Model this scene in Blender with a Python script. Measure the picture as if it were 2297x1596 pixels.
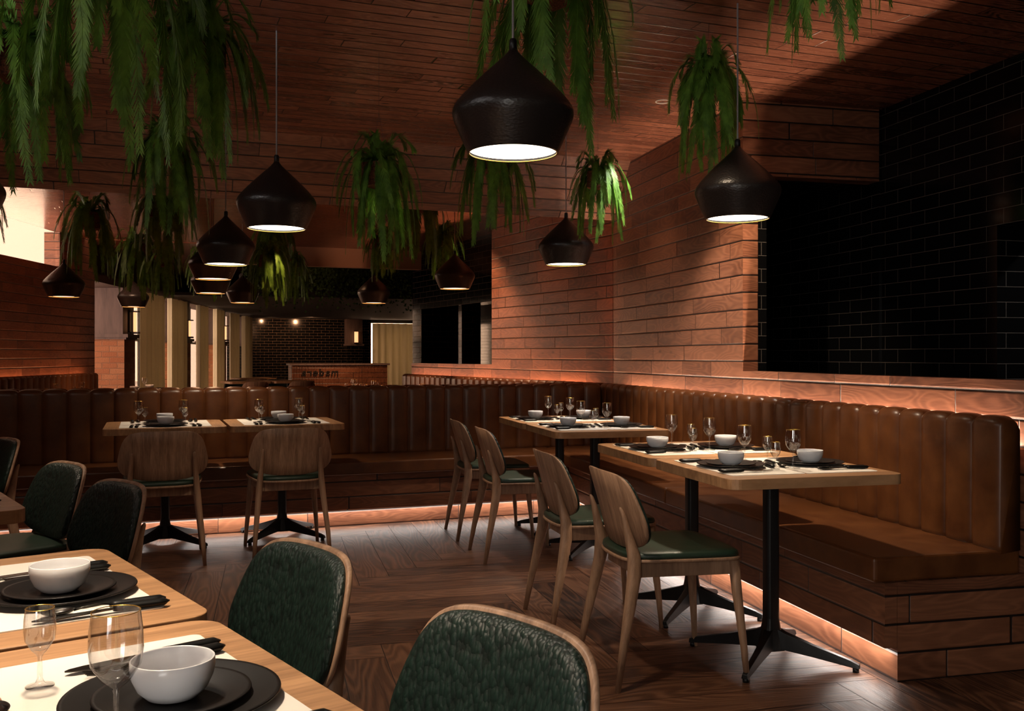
import bpy, bmesh, math, random
from mathutils import Vector, Matrix
random.seed(7)
R = math.radians
for o in list(bpy.data.objects):
    bpy.data.objects.remove(o)
S = bpy.context.scene
COL = S.collection

# ---------------------------------------------------------------- camera, world, exposure
CAMH = 1.18
cd = bpy.data.cameras.new('camera')
cd.sensor_width = 36.0
cd.lens = 36.0 * 2160.0 / 2297.0
cd.clip_start = 0.05
cam = bpy.data.objects.new('camera', cd)
COL.objects.link(cam)
cam.location = (0, 0, CAMH)
cam.rotation_euler = (R(90), 0, R(-20.75))
S.camera = cam

W = bpy.data.worlds.new('world')
S.world = W
W.use_nodes = True
bg = W.node_tree.nodes['Background']
bg.inputs[0].default_value = (1.0, 0.93, 0.86, 1)
bg.inputs[1].default_value = 2.4
S.view_settings.view_transform = 'Standard'
S.view_settings.look = 'None'
S.view_settings.gamma = 1
S.view_settings.exposure = 0.0
S.view_settings.use_curve_mapping = False

MY = 7.2            # the mirror / back wall plane
CEIL = 2.72
K = Vector((3.627, 7.2, 0))            # right back corner
TA = R(6.8)
t = Vector((math.sin(TA), math.cos(TA), 0))     # along the right wall, away from the camera
n = Vector((-math.cos(TA), math.sin(TA), 0))    # into the room
RL = 4.54
R0 = K - t * RL                        # near end of right wall
ANG_R = math.atan2(t.y, t.x)
LT = R(18.4)
lt = Vector((-math.sin(LT), math.cos(LT), 0))
ln = Vector((math.cos(LT), math.sin(LT), 0))
LE = Vector((-0.66, 0.30, 0))          # near end of left wall
LK = LE + lt * ((MY - LE.y) / lt.y)    # left back corner

def area_light(name, loc, direction, sx, sy, power, col, xdir=None):
    l = bpy.data.lights.new(name, 'AREA')
    l.shape = 'RECTANGLE'; l.size = sx; l.size_y = sy; l.energy = power; l.color = col
    o = bpy.data.objects.new(name, l); COL.objects.link(o)
    z = -Vector(direction).normalized()
    x = Vector(xdir).normalized() if xdir is not None else Vector((1, 0, 0))
    y = z.cross(x).normalized(); x = y.cross(z)
    m = Matrix((x, y, z)).transposed().to_4x4(); m.translation = Vector(loc)
    o.matrix_world = m
    return o

def spot_light(name, loc, target, power, angle, col, blend=0.5, rad=0.03):
    l = bpy.data.lights.new(name, 'SPOT')
    l.energy = power; l.spot_size = R(angle); l.spot_blend = blend; l.color = col; l.shadow_soft_size = rad
    o = bpy.data.objects.new(name, l); COL.objects.link(o)
    o.location = loc
    d = (Vector(target) - Vector(loc)).normalized()
    o.rotation_euler = d.to_track_quat('-Z', 'Y').to_euler()
    return o

WARM = (1.0, 0.76, 0.52)
STRIP = (1.0, 0.90, 0.82)
ORNG = (1.0, 0.60, 0.36)
# LED strips of the seating (tucked under the bench fronts and behind the backrests)
area_light('strip_under_right_bench', R0 + t * 1.98 + n * 0.597 + Vector((0, 0, 0.112)), (0, 0, -1), 3.9, 0.03, 15.0, STRIP, t)
area_light('strip_under_back_bench', (0.6, MY - 0.597, 0.112), (0, 0, -1), 4.8, 0.03, 16.0, STRIP)
area_light('strip_behind_right_backrest', R0 + t * 2.16 + n * 0.018 + Vector((0, 0, 0.83)), Vector((0, 0, 1)), 4.2, 0.016, 65.0, (1.0, 0.72, 0.53), t)
area_light('strip_behind_back_backrest', (0.95, MY - 0.02, 0.88), (0, 0, 1), 4.7, 0.02, 2.0, ORNG)
area_light('strip_behind_left_backrest', LE + lt * 3.4 + ln * 0.018 + Vector((0, 0, 0.83)), (0, 0, 1), 6.0, 0.018, 40.0, ORNG, lt)
# daylight outside the street windows behind the camera
area_light('daylight_street_windows', (-1.9, -6.0, 1.7), (1, 0.25, -0.35), 9.0, 2.2, 330.0, (1.0, 0.93, 0.82), (0.2554, -0.9668, 0))
area_light('daylight_end_window', (6.6, -13.6, 1.6), (0, 1, -0.2), 2.2, 2.0, 60.0, (1.0, 0.92, 0.76))
area_light('daylight_high_window', (-3.2, 2.4, 1.75), (0.95, 0.25, 0.38), 3.6, 0.9, 240.0, (0.92, 0.93, 1.0), (0.3, -0.95, 0))
area_light('daylight_entrance', (-1.7, -0.9, 1.4), (1.0, 0.55, -0.1), 1.1, 1.8, 7.0, (0.82, 0.88, 1.0), (0.4, -0.9, 0))
# recessed ceiling spots, mixed with added fill spots that have no fixture
spot_light('fill_spot_wall', (3.05, 6.0, 2.70), (3.50, 6.3, 1.0), 10, 60, ORNG, 0.8, 0.02)  # added weak fill on the corner wall, no downlight here
spot_light('ceiling_spot_wall_near', (2.78, 4.5, 2.70), (3.37, 5.0, 1.35), 170, 62, WARM, 0.8, 0.02)
spot_light('ceiling_spot_floor', (1.25, 5.3, 2.70), (1.45, 4.6, 0.0), 75, 44, WARM, 0.35, 0.02)
spot_light('ceiling_spot_corner_table', (2.92, 5.13, 2.70), (2.78, 5.35, 0.75), 95, 74, (1, 0.94, 0.88), 0.5, 0.03)
spot_light('ceiling_spot_right_table', (1.75, 3.3, 2.70), (2.2, 3.45, 0.75), 22, 60, WARM, 0.5, 0.02)
spot_light('fill_spot_counter', (3.4, -3.4, 2.15), (3.5, -4.85, 0.8), 170, 95, WARM, 0.8, 0.03)  # added fill that brightens the counter front
spot_light('ceiling_spot_far_wall', (4.0, -11.0, 2.15), (4.2, -12.4, 1.3), 90, 120, WARM, 0.8, 0.03)  # added fill so the far tile joints show
spot_light('fill_spot_far_wall_b', (3.0, -11.4, 2.15), (3.2, -12.4, 1.3), 60, 120, WARM, 0.8, 0.03)  # second added fill on the far tiles
spot_light('fill_spot_left_table', (-0.30, 2.75, 2.70), (0.0, 1.45, 0.75), 58, 60, (1, 0.88, 0.74), 0.5, 0.02)  # added fill to lift the front left tables and bowls

spot_light('fill_spot_passage', (4.75, 2.3, 2.3), (4.55, 3.8, 1.2), 40, 90, (1, 0.93, 0.85), 0.5, 0.03)  # added light without a fixture, brightens the tiled passage jamb
# ---------------------------------------------------------------- material helpers
class NT:
    def __init__(s, name):
        s.m = bpy.data.materials.new(name); s.m.use_nodes = True
        s.t = s.m.node_tree; s.p = s.t.nodes['Principled BSDF']; s.out = s.t.nodes['Material Output']
    def n(s, kind, **kw):
        nd = s.t.nodes.new(kind)
        for k, v in kw.items():
            setattr(nd, k, v)
        return nd
    def l(s, a, b):
        s.t.links.new(a, b)
    def math(s, op, a, b=None, clamp=False):
        nd = s.n('ShaderNodeMath', operation=op, use_clamp=clamp)
        for i, v in enumerate((a, b)):
            if v is None: continue
            if isinstance(v, (int, float)): nd.inputs[i].default_value = v
            else: s.l(v, nd.inputs[i])
        return nd.outputs[0]
    def ramp(s, fac, stops):
        nd = s.n('ShaderNodeValToRGB')
        el = nd.color_ramp.elements
        while len(el) < len(stops): el.new(0.5)
        for e, (p, c) in zip(el, stops):
            e.position = p; e.color = (c[0], c[1], c[2], 1)
        s.l(fac, nd.inputs[0]); return nd.outputs[0]
    def mix(s, fac, a, b, mode='MIX'):
        nd = s.n('ShaderNodeMix', data_type='RGBA', blend_type=mode)
        for i, v in ((0, fac), (6, a), (7, b)):
            if isinstance(v, (int, float)): nd.inputs[i].default_value = v
            elif isinstance(v, tuple): nd.inputs[i].default_value = (v[0], v[1], v[2], 1)
            else: s.l(v, nd.inputs[i])
        return nd.outputs[2]
    def noise(s, vec, scale, detail=3, rough=0.5, dist=0.0):
        nd = s.n('ShaderNodeTexNoise'); nd.inputs['Scale'].default_value = scale
        nd.inputs['Detail'].default_value = detail; nd.inputs['Roughness'].default_value = rough
        nd.inputs['Distortion'].default_value = dist
        if vec is not None: s.l(vec, nd.inputs['Vector'])
        return nd.outputs[0]
    def mapping(s, vec, scale=(1, 1, 1), loc=(0, 0, 0), rot=(0, 0, 0)):
        nd = s.n('ShaderNodeMapping'); nd.inputs['Scale'].default_value = scale
        nd.inputs['Location'].default_value = loc; nd.inputs['Rotation'].default_value = rot
        s.l(vec, nd.inputs[0]); return nd.outputs[0]
    def bump(s, h, strength=0.3, dist=0.01):
        nd = s.n('ShaderNodeBump'); nd.inputs['Strength'].default_value = strength
        nd.inputs['Distance'].default_value = dist
        s.l(h, nd.inputs['Height']); s.l(nd.outputs[0], s.p.inputs['Normal'])
    def coord(s, which='UV'):
        return s.n('ShaderNodeTexCoord').outputs[which]

def simple(name, col, rough=0.5, metal=0.0, spec=None, **kw):
    m = NT(name); p = m.p
    p.inputs['Base Color'].default_value = (*col, 1); p.inputs['Roughness'].default_value = rough
    p.inputs['Metallic'].default_value = metal
    if spec is not None: p.inputs['Specular IOR Level'].default_value = spec
    for k, v in kw.items(): p.inputs[k].default_value = v
    return m

def plank_mat(name, c_lo, c_hi, w=0.1041, L=0.62, rough=0.42, groove=0.085, voff=0.0, spec=0.5, rvar=0.0, bs=0.55):
    m = NT(name)
    uv = m.coord('UV')
    sx = m.n('ShaderNodeSeparateXYZ'); m.l(uv, sx.inputs[0])
    u, v = sx.outputs[0], sx.outputs[1]
    vv = m.math('DIVIDE', m.math('ADD', v, voff), w)
    row = m.math('FLOOR', vv); fv = m.math('FRACT', vv)
    wn = m.n('ShaderNodeTexWhiteNoise', noise_dimensions='1D'); m.l(row, wn.inputs['W'])
    uu = m.math('ADD', m.math('DIVIDE', u, L), m.math('MULTIPLY', wn.outputs[0], 7.3))
    # uneven board lengths
    uw = m.math('ADD', uu, m.math('MULTIPLY', m.math('SINE', m.math('ADD', m.math('MULTIPLY', uu, 2.1), row)), 0.22))
    colm = m.math('FLOOR', uw); fu = m.math('FRACT', uw)
    cb = m.n('ShaderNodeCombineXYZ'); m.l(row, cb.inputs[0]); m.l(colm, cb.inputs[1])
    w2 = m.n('ShaderNodeTexWhiteNoise', noise_dimensions='2D'); m.l(cb.outputs[0], w2.inputs['Vector'])
    rnd = w2.outputs[0]
    off = m.n('ShaderNodeCombineXYZ')
    m.l(m.math('ADD', u, m.math('MULTIPLY', rnd, 37.0)), off.inputs[0])
    m.l(m.math('ADD', v, m.math('MULTIPLY', rnd, 11.0)), off.inputs[1])
    m.l(m.math('MULTIPLY', rnd, 5.0), off.inputs[2])
    pv = off.outputs[0]
    ring0 = m.noise(m.mapping(pv, (1.9, 8.5, 1)), 1.0, 1.5, 0.45, 0.25)
    ring = m.math('MULTIPLY', m.math('ADD', m.math('SINE', m.math('MULTIPLY', ring0, 95.0)), 1.0), 0.5)
    ring = m.math('POWER', ring, 1.6)
    fine = m.noise(m.mapping(pv, (16, 210, 1)), 1.0, 4, 0.65)
    blot = m.noise(m.mapping(pv, (2.6, 7.0, 1)), 1.0, 3, 0.6)
    knot = m.n('ShaderNodeTexVoronoi'); knot.inputs['Scale'].default_value = 1.0
    m.l(m.mapping(pv, (3.4, 8.0, 1)), knot.inputs['Vector'])
    kn = m.math('SUBTRACT', 1.0, m.math('MULTIPLY', knot.outputs[0], 8.0), True)
    g = m.math('ADD', m.math('MULTIPLY', ring, 0.16), m.math('MULTIPLY', fine, 0.34))
    g = m.math('ADD', g, m.math('MULTIPLY', blot, 0.55))
    g = m.math('ADD', g, m.math('MULTIPLY', m.math('SUBTRACT', rnd, 0.5), 0.26))
    c = m.ramp(g, [(0.25, c_lo), (0.95, c_hi)])
    c = m.mix(m.math('MULTIPLY', kn, 0.8), c, (c_lo[0] * 0.25, c_lo[1] * 0.22, c_lo[2] * 0.2))
    def edge(f, e):
        a = m.math('MULTIPLY', f, 1.0 / e, True)
        b = m.math('MULTIPLY', m.math('SUBTRACT', 1.0, f), 1.0 / e, True)
        return m.math('MULTIPLY', a, b)
    e = m.math('MULTIPLY', edge(fv, groove), edge(fu, groove * w / L * 0.55))
    es = m.math('GREATER_THAN', e, 0.5)
    c = m.mix(es, (0.012, 0.006, 0.004), c)
    m.l(c, m.p.inputs['Base Color'])
    h = m.math('ADD', m.math('MULTIPLY', g, 0.16), m.math('MULTIPLY', e, 1.0))
    m.bump(h, bs, 0.006)
    m.p.inputs['Specular IOR Level'].default_value = spec
    rr = m.math('ADD', rough, m.math('MULTIPLY', m.math('SUBTRACT', fine, 0.5), 0.2 + rvar))
    m.l(rr, m.p.inputs['Roughness'])
    return m.m

def grain_mat(name, c_lo, c_hi, rough=0.45, sc=1.0, axis='UV', bs=0.15, cscale=(5, 90, 1)):
    m = NT(name)
    vec = m.coord(axis)
    w = m.noise(m.mapping(vec, (cscale[0] * .35 * sc, cscale[1] * .22 * sc, cscale[2] * sc)), 1.0, 3, 0.55, 0.6)
    f = m.noise(m.mapping(vec, tuple(q * sc * 2.2 for q in cscale)), 1.0, 4, 0.65)
    g = m.math('ADD', m.math('MULTIPLY', w, 0.6), m.math('MULTIPLY', f, 0.45))
    m.l(m.ramp(g, [(0.33, c_lo), (0.68, c_hi)]), m.p.inputs['Base Color'])
    m.p.inputs['Roughness'].default_value = rough
    m.bump(g, bs, 0.002)
    return m.m

def tile_mat(name, base, grout, bw=0.25, bh=0.0812, rough=0.12, mortar=0.02):
    m = NT(name)
    uv = m.coord('UV')
    b = m.n('ShaderNodeTexBrick'); b.offset = 0.5
    b.inputs['Scale'].default_value = 1.0 / bh
    b.inputs['Brick Width'].default_value = bw / bh; b.inputs['Row Height'].default_value = 1.0
    b.inputs['Mortar Size'].default_value = mortar; b.inputs['Mortar Smooth'].default_value = 0.1
    b.inputs['Color1'].default_value = (*base, 1); b.inputs['Color2'].default_value = (*[q * 1.3 for q in base], 1)
    b.inputs['Mortar'].default_value = (*grout, 1)
    m.l(uv, b.inputs['Vector'])
    m.l(b.outputs[0], m.p.inputs['Base Color'])
    m.l(m.math('ADD', rough, m.math('MULTIPLY', b.outputs[1], 0.6)), m.p.inputs['Roughness'])
    m.bump(m.math('SUBTRACT', 1.0, b.outputs[1]), 0.5, 0.002)
    m.p.inputs['Specular IOR Level'].default_value = 0.13
    return m.m

def brick_mat():
    m = NT('rough_brick'); uv = m.coord('UV')
    b = m.n('ShaderNodeTexBrick'); b.inputs['Scale'].default_value = 12.0
    b.inputs['Brick Width'].default_value = 2.7; b.inputs['Row Height'].default_value = 1.0
    b.inputs['Mortar Size'].default_value = 0.07; b.inputs['Mortar Smooth'].default_value = 0.6
    b.inputs['Color1'].default_value = (0.52, 0.25, 0.13, 1); b.inputs['Color2'].default_value = (0.40, 0.15, 0.07, 1)
    b.inputs['Mortar'].default_value = (0.42, 0.26, 0.17, 1)
    wv = m.n('ShaderNodeVectorMath', operation='ADD')
    nn = m.n('ShaderNodeTexNoise'); nn.inputs['Scale'].default_value = 9.0; m.l(uv, nn.inputs[0])
    sc = m.n('ShaderNodeVectorMath', operation='SCALE'); sc.inputs['Scale'].default_value = 0.03
    m.l(nn.outputs['Color'], sc.inputs[0]); m.l(uv, wv.inputs[0]); m.l(sc.outputs[0], wv.inputs[1])
    m.l(wv.outputs[0], b.inputs['Vector'])
    f = m.noise(uv, 60, 5, 0.7)
    m.l(m.mix(m.math('MULTIPLY', f, 0.5), b.outputs[0], (0.2, 0.08, 0.04)), m.p.inputs['Base Color'])
    m.p.inputs['Roughness'].default_value = 0.9
    m.bump(m.math('SUBTRACT', f, b.outputs[1]), 0.9, 0.02)
    return m.m

M = {}
M['wall_wood'] = plank_mat('red_brown_wall_boards', (0.10, 0.034, 0.018), (0.40, 0.165, 0.088), L=0.62, rough=0.40)
M['bench_wood'] = plank_mat('bench_front_boards', (0.075, 0.024, 0.011), (0.29, 0.115, 0.056), L=0.75, rough=0.42)
M['ceil_wood'] = plank_mat('ceiling_boards', (0.12, 0.040, 0.024), (0.38, 0.155, 0.09), L=0.95, rough=0.24, groove=0.075, bs=0.5, spec=0.5)
M['tile'] = tile_mat('black_glazed_tiles', (0.003, 0.003, 0.0032), (0.10, 0.085, 0.075))
M['tile_small'] = tile_mat('far_black_tiles', (0.003, 0.003, 0.003), (0.22, 0.15, 0.10), bw=0.22, bh=0.075)
M['brick'] = brick_mat()
M['dark_panel'] = grain_mat('dark_timber_panel', (0.05, 0.032, 0.028), (0.12, 0.08, 0.072), 0.6, axis='Object', cscale=(40, 40, 2))
M['dark'] = simple('near_black_paint', (0.010, 0.007, 0.006), 0.7).m
M['beige'] = simple('beige_plaster', (0.42, 0.25, 0.17), 0.85).m
M['oak'] = grain_mat('honey_oak_tabletop', (0.24, 0.11, 0.045), (0.55, 0.30, 0.145), 0.42, 1.0, 'Object', 0.25, (75, 4, 10))
M['oak_edge'] = M['oak']
M['ash'] = grain_mat('light_ash_veneer', (0.15, 0.078, 0.045), (0.46, 0.275, 0.17), 0.5, 1.0, 'Object', 0.2, (95, 30, 3))
M['black_metal'] = simple('black_powder_coat', (0.006, 0.006, 0.0065), 0.42, 0.0, 0.4).m
M['mirror'] = simple('bronze_mirror_glass', (0.95, 0.62, 0.45), 0.0, 1.0).m
M['charger'] = simple('matt_black_stoneware', (0.009, 0.007, 0.0065), 0.40, 0.0, 0.2).m
M['bowl'] = simple('white_glazed_ceramic', (0.80, 0.80, 0.82), 0.22, 0.0, 0.5).m
M['mat'] = simple('cream_placemat', (0.86, 0.80, 0.72), 0.6).m
M['cut_black'] = simple('black_cutlery_handle', (0.005, 0.005, 0.005), 0.34, 0.0, 0.22).m
M['cut_metal'] = simple('blackened_steel', (0.05, 0.045, 0.04), 0.25, 0.9).m
M['gold'] = simple('gold_rim', (0.95, 0.62, 0.12), 0.25, 1.0).m
M['cord'] = simple('grey_fabric_cord', (0.32, 0.31, 0.33), 0.8).m
M['white_ring'] = simple('white_trim_ring', (0.85, 0.8, 0.74), 0.4).m
M['hinge_foot'] = simple('clear_plastic_glide', (0.6, 0.58, 0.55), 0.3).m

def leather():
    m = NT('cognac_leather'); o = m.coord('Object')
    f = m.noise(o, 9, 5, 0.6); g = m.noise(o, 260, 2, 0.5)
    m.l(m.ramp(f, [(0.3, (0.070, 0.021, 0.006)), (0.72, (0.140, 0.048, 0.013))]), m.p.inputs['Base Color'])
    m.l(m.math('ADD', 0.27, m.math('MULTIPLY', f, 0.16)), m.p.inputs['Roughness'])
    m.bump(m.math('ADD', m.math('MULTIPLY', f, 0.5), m.math('MULTIPLY', g, 0.10)), 0.25, 0.004)
    return m.m
M['leather'] = leather()
def green():
    m = NT('bottle_green_leather'); o = m.coord('Object')
    v = m.n('ShaderNodeTexVoronoi', feature='F1'); v.inputs['Scale'].default_value = 1.0
    wv = m.n('ShaderNodeVectorMath', operation='ADD')
    nn = m.n('ShaderNodeTexNoise'); nn.inputs['Scale'].default_value = 60.0; m.l(o, nn.inputs[0])
    sc = m.n('ShaderNodeVectorMath', operation='SCALE'); sc.inputs['Scale'].default_value = 0.007
    m.l(nn.outputs['Color'], sc.inputs[0]); m.l(o, wv.inputs[0]); m.l(sc.outputs[0], wv.inputs[1])
    m.l(m.mapping(wv.outputs[0], (118, 118, 44)), v.inputs['Vector'])
    h = m.math('SUBTRACT', 1.0, v.outputs[0])
    m.l(m.ramp(h, [(0.1, (0.004, 0.009, 0.007)), (0.8, (0.011, 0.027, 0.020))]), m.p.inputs['Base Color'])
    m.p.inputs['Roughness'].default_value = 0.46
    m.p.inputs['Specular IOR Level'].default_value = 0.4
    m.bump(h, 0.9, 0.0035)
    return m.m
M['green'] = green()
def green_seat():
    m = NT('bottle_green_seat_leather'); o = m.coord('Object')
    f = m.noise(o, 300, 3, 0.6)
    m.p.inputs['Base Color'].default_value = (0.016, 0.036, 0.022, 1)
    m.p.inputs['Roughness'].default_value = 0.40
    m.bump(f, 0.35, 0.002)
    return m.m
M['green_seat'] = green_seat()
def shade():
    m = NT('hammered_black_brass'); o = m.coord('Object')
    v = m.n('ShaderNodeTexVoronoi'); v.inputs['Scale'].default_value = 95.0; m.l(m.mapping(o, (1, 1, 1.7)), v.inputs['Vector'])
    m.p.inputs['Base Color'].default_value = (0.020, 0.016, 0.015, 1)
    m.p.inputs['Roughness'].default_value = 0.33
    m.bump(v.outputs[0], 0.22, 0.003)
    return m.m
M['shade'] = shade()
def emit(name, col, s):
    m = NT(name); m.p.inputs['Base Color'].default_value = (0.8, 0.8, 0.8, 1)
    m.p.inputs['Emission Color'].default_value = (*col, 1); m.p.inputs['Emission Strength'].default_value = s
    return m.m
M['lampglow'] = emit('lamp_diffuser_light', (1.0, 0.85, 0.66), 5.0)
M['sconceglow'] = emit('sconce_tube_light', (1.0, 0.66, 0.38), 1.6)
def glassy(name, tint=(1, 1, 1), amount=1.0):
    m = NT(name); m.t.nodes.remove(m.p)
    tr = m.n('ShaderNodeBsdfTransparent'); tr.inputs[0].default_value = (*tint, 1)
    gl = m.n('ShaderNodeBsdfGlossy'); gl.inputs['Roughness'].default_value = 0.02
    lw = m.n('ShaderNodeLayerWeight'); lw.inputs[0].default_value = 0.5
    mx = m.n('ShaderNodeMixShader')
    f5 = m.math('POWER', lw.outputs['Facing'], 4.0)
    m.l(m.math('ADD', 0.12 * amount, m.math('MULTIPLY', f5, 0.9 * amount), True), mx.inputs[0])
    m.l(tr.outputs[0], mx.inputs[1]); m.l(gl.outputs[0], mx.inputs[2]); m.l(mx.outputs[0], m.out.inputs[0])
    return m.m
M['glass'] = glassy('thin_clear_glass', (0.97, 0.97, 0.97))
M['pane'] = glassy('window_pane_glass', (0.96, 0.97, 0.97), 0.7)
def leaf(name, a, b):
    m = NT(name); o = m.coord('Object')
    f = m.noise(o, 14, 3, 0.6)
    m.l(m.ramp(f, [(0.3, a), (0.7, b)]), m.p.inputs['Base Color'])
    m.p.inputs['Roughness'].default_value = 0.5; m.p.inputs['Specular IOR Level'].default_value = 0.35
    tl = m.n('ShaderNodeBsdfTranslucent'); m.l(m.ramp(f, [(0.3, a), (0.7, b)]), tl.inputs[0])
    mx = m.n('ShaderNodeMixShader'); mx.inputs[0].default_value = 0.15
    m.l(m.p.outputs[0], mx.inputs[1]); m.l(tl.outputs[0], mx.inputs[2]); m.l(mx.outputs[0], m.out.inputs[0])
    return m.m
M['fern'] = leaf('fern_leaves', (0.060, 0.16, 0.018), (0.20, 0.42, 0.055))
M['ivy'] = leaf('ivy_leaves', (0.02, 0.05, 0.01), (0.07, 0.14, 0.02))
def cork():
    m = NT('speckled_terracotta'); o = m.coord('Object')
    f = m.noise(o, 120, 2, 0.7)
    m.l(m.ramp(f, [(0.4, (0.30, 0.10, 0.05)), (0.62, (0.09, 0.03, 0.02))]), m.p.inputs['Base Color'])
    m.p.inputs['Roughness'].default_value = 0.85; return m.m
M['pot'] = cork()
def cloth():
    m = NT('linen_curtain'); o = m.coord('Object')
    f = m.noise(o, 220, 2, 0.6)
    m.l(m.ramp(f, [(0.3, (0.62, 0.58, 0.44)), (0.7, (0.76, 0.72, 0.56))]), m.p.inputs['Base Color'])
    m.p.inputs['Roughness'].default_value = 0.9
    tl = m.n('ShaderNodeBsdfTranslucent'); tl.inputs[0].default_value = (0.6, 0.55, 0.42, 1)
    mx = m.n('ShaderNodeMixShader'); mx.inputs[0].default_value = 0.35
    m.l(m.p.outputs[0], mx.inputs[1]); m.l(tl.outputs[0], mx.inputs[2]); m.l(mx.outputs[0], m.out.inputs[0])
    return m.m
M['cloth'] = cloth()
def floor_mat():
    m = NT('herringbone_oak_floor'); uv = m.coord('UV')
    at = m.n('ShaderNodeAttribute', attribute_name='board')
    rnd = at.outputs['Fac']
    cb = m.n('ShaderNodeCombineXYZ'); s = m.n('ShaderNodeSeparateXYZ'); m.l(uv, s.inputs[0])
    m.l(s.outputs[0], cb.inputs[0]); m.l(s.outputs[1], cb.inputs[1]); m.l(m.math('MULTIPLY', rnd, 30), cb.inputs[2])
    pv = cb.outputs[0]
    ring0 = m.noise(m.mapping(pv, (0.9, 6.0, 1)), 1.0, 1.5, 0.45, 0.2)
    ring = m.math('MULTIPLY', m.math('ADD', m.math('SINE', m.math('MULTIPLY', ring0, 120.0)), 1.0), 0.5)
    ring = m.math('POWER', ring, 1.5)
    fine = m.noise(m.mapping(pv, (9, 170, 1)), 1.0, 4, 0.65)
    g = m.math('ADD', m.math('MULTIPLY', ring, 0.26), m.math('MULTIPLY', fine, 0.55))
    g = m.math('ADD', g, m.math('MULTIPLY', m.math('SUBTRACT', rnd, 0.5), 0.30))
    m.l(m.ramp(g, [(0.16, (0.026, 0.010, 0.005)), (0.42, (0.095, 0.039, 0.019)), (0.78, (0.19, 0.088, 0.046))]), m.p.inputs['Base Color'])
    m.l(m.math('ADD', 0.32, m.math('MULTIPLY', fine, 0.22)), m.p.inputs['Roughness'])
    m.bump(g, 0.45, 0.004)
    return m.m
M['floor'] = floor_mat()

# ---------------------------------------------------------------- mesh helpers
def auto_uv(bm):
    uvl = bm.loops.layers.uv.verify()
    Z = Vector((0, 0, 1))
    bm.normal_update()
    for f in bm.faces:
        nn = f.normal
        u = Z.cross(nn) if abs(nn.z) < 0.95 else Vector((1, 0, 0))
        if u.length < 1e-5: u = Vector((1, 0, 0))
        u.normalize(); v = nn.cross(u)
        for l in f.loops:
            l[uvl].uv = (l.vert.co.dot(u), l.vert.co.dot(v))

def mk(name, bm, mat, parent=None, smooth=False, kind=None, bevel=0, world_uv=True):
    bmesh.ops.recalc_face_normals(bm, faces=bm.faces[:])
    if world_uv: auto_uv(bm)
    me = bpy.data.meshes.new(name); bm.to_mesh(me); bm.free()
    me.materials.append(M[mat] if isinstance(mat, str) else mat)
    if smooth:
        for p in me.polygons: p.use_smooth = True
    o = bpy.data.objects.new(name, me); COL.objects.link(o)
    if parent is not None: o.parent = parent
    if kind: o['kind'] = kind
    if bevel:
        b = o.modifiers.new('bevel', 'BEVEL'); b.width = bevel; b.segments = 3; b.limit_method = 'ANGLE'
    return o

def thing(name, label, cat, loc=(0, 0, 0), rotz=0, group=None):
    o = bpy.data.objects.new(name, None); COL.objects.link(o)
    o.location = loc; o.rotation_euler = (0, 0, rotz); o.empty_display_size = 0.1
    o['label'] = label; o['category'] = cat
    if group: o['group'] = group
    return o
def tag(o, label, cat, group=None):
    o['label'] = label; o['category'] = cat
    if group: o['group'] = group
    return o
def dup(root, loc, rotz, label, group=None, scale=None):
    r = root.copy(); COL.objects.link(r); r.location = loc; r.rotation_euler = (0, 0, rotz); r['label'] = label
    if group: r['group'] = group
    if scale: r.scale = (scale, scale, scale)
    for ch in root.children:
        c = ch.copy(); COL.objects.link(c); c.parent = r
        for g in ch.children:
            d = g.copy(); COL.objects.link(d); d.parent = c
    return r

def box(bm, x0, x1, y0, y1, z0, z1):
    return prism(bm, [(x0, y0), (x1, y0), (x1, y1), (x0, y1)], z0, z1)
def prism(bm, pts, z0, z1):
    a = [bm.verts.new((p[0], p[1], z0)) for p in pts]; b = [bm.verts.new((p[0], p[1], z1)) for p in pts]
    k = len(pts)
    bm.faces.new(a[::-1]); bm.faces.new(b)
    for i in range(k):
        bm.faces.new((a[i], a[(i + 1) % k], b[(i + 1) % k], b[i]))
def poly(bm, pts):
    bm.faces.new([bm.verts.new(p) for p in pts])
def lathe(bm, prof, seg=48, cx=0, cy=0, sx=1.0, sy=1.0):
    rings = []
    for r, z in prof:
        if r < 1e-6:
            rings.append([bm.verts.new((cx, cy, z))])
        else:
            rings.append([bm.verts.new((cx + sx * r * math.cos(2 * math.pi * i / seg), cy + sy * r * math.sin(2 * math.pi * i / seg), z)) for i in range(seg)])
    for a, b in zip(rings, rings[1:]):
        for i in range(seg):
            j = (i + 1) % seg
            if len(a) == 1 and len(b) == 1: continue
            if len(a) == 1: bm.faces.new((a[0], b[i], b[j]))
            elif len(b) == 1: bm.faces.new((a[i], a[j], b[0]))
            else: bm.faces.new((a[i], a[j], b[j], b[i]))
def catmull(pts, k=4, closed=False):
    out = []; N = len(pts); P = [Vector(p) for p in pts]
    rng = range(N if closed else N - 1)
    for i in rng:
        p0 = P[(i - 1) % N] if closed else P[max(i - 1, 0)]
        p1 = P[i]; p2 = P[(i + 1) % N]; p3 = P[(i + 2) % N] if closed else P[min(i + 2, N - 1)]
        for j in range(k):
            s = j / k
            out.append(0.5 * ((2 * p1) + (p2 - p0) * s + (2 * p0 - 5 * p1 + 4 * p2 - p3) * s * s + (3 * p1 - p0 - 3 * p2 + p3) * s ** 3))
    if not closed: out.append(P[-1])
    return out
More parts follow.
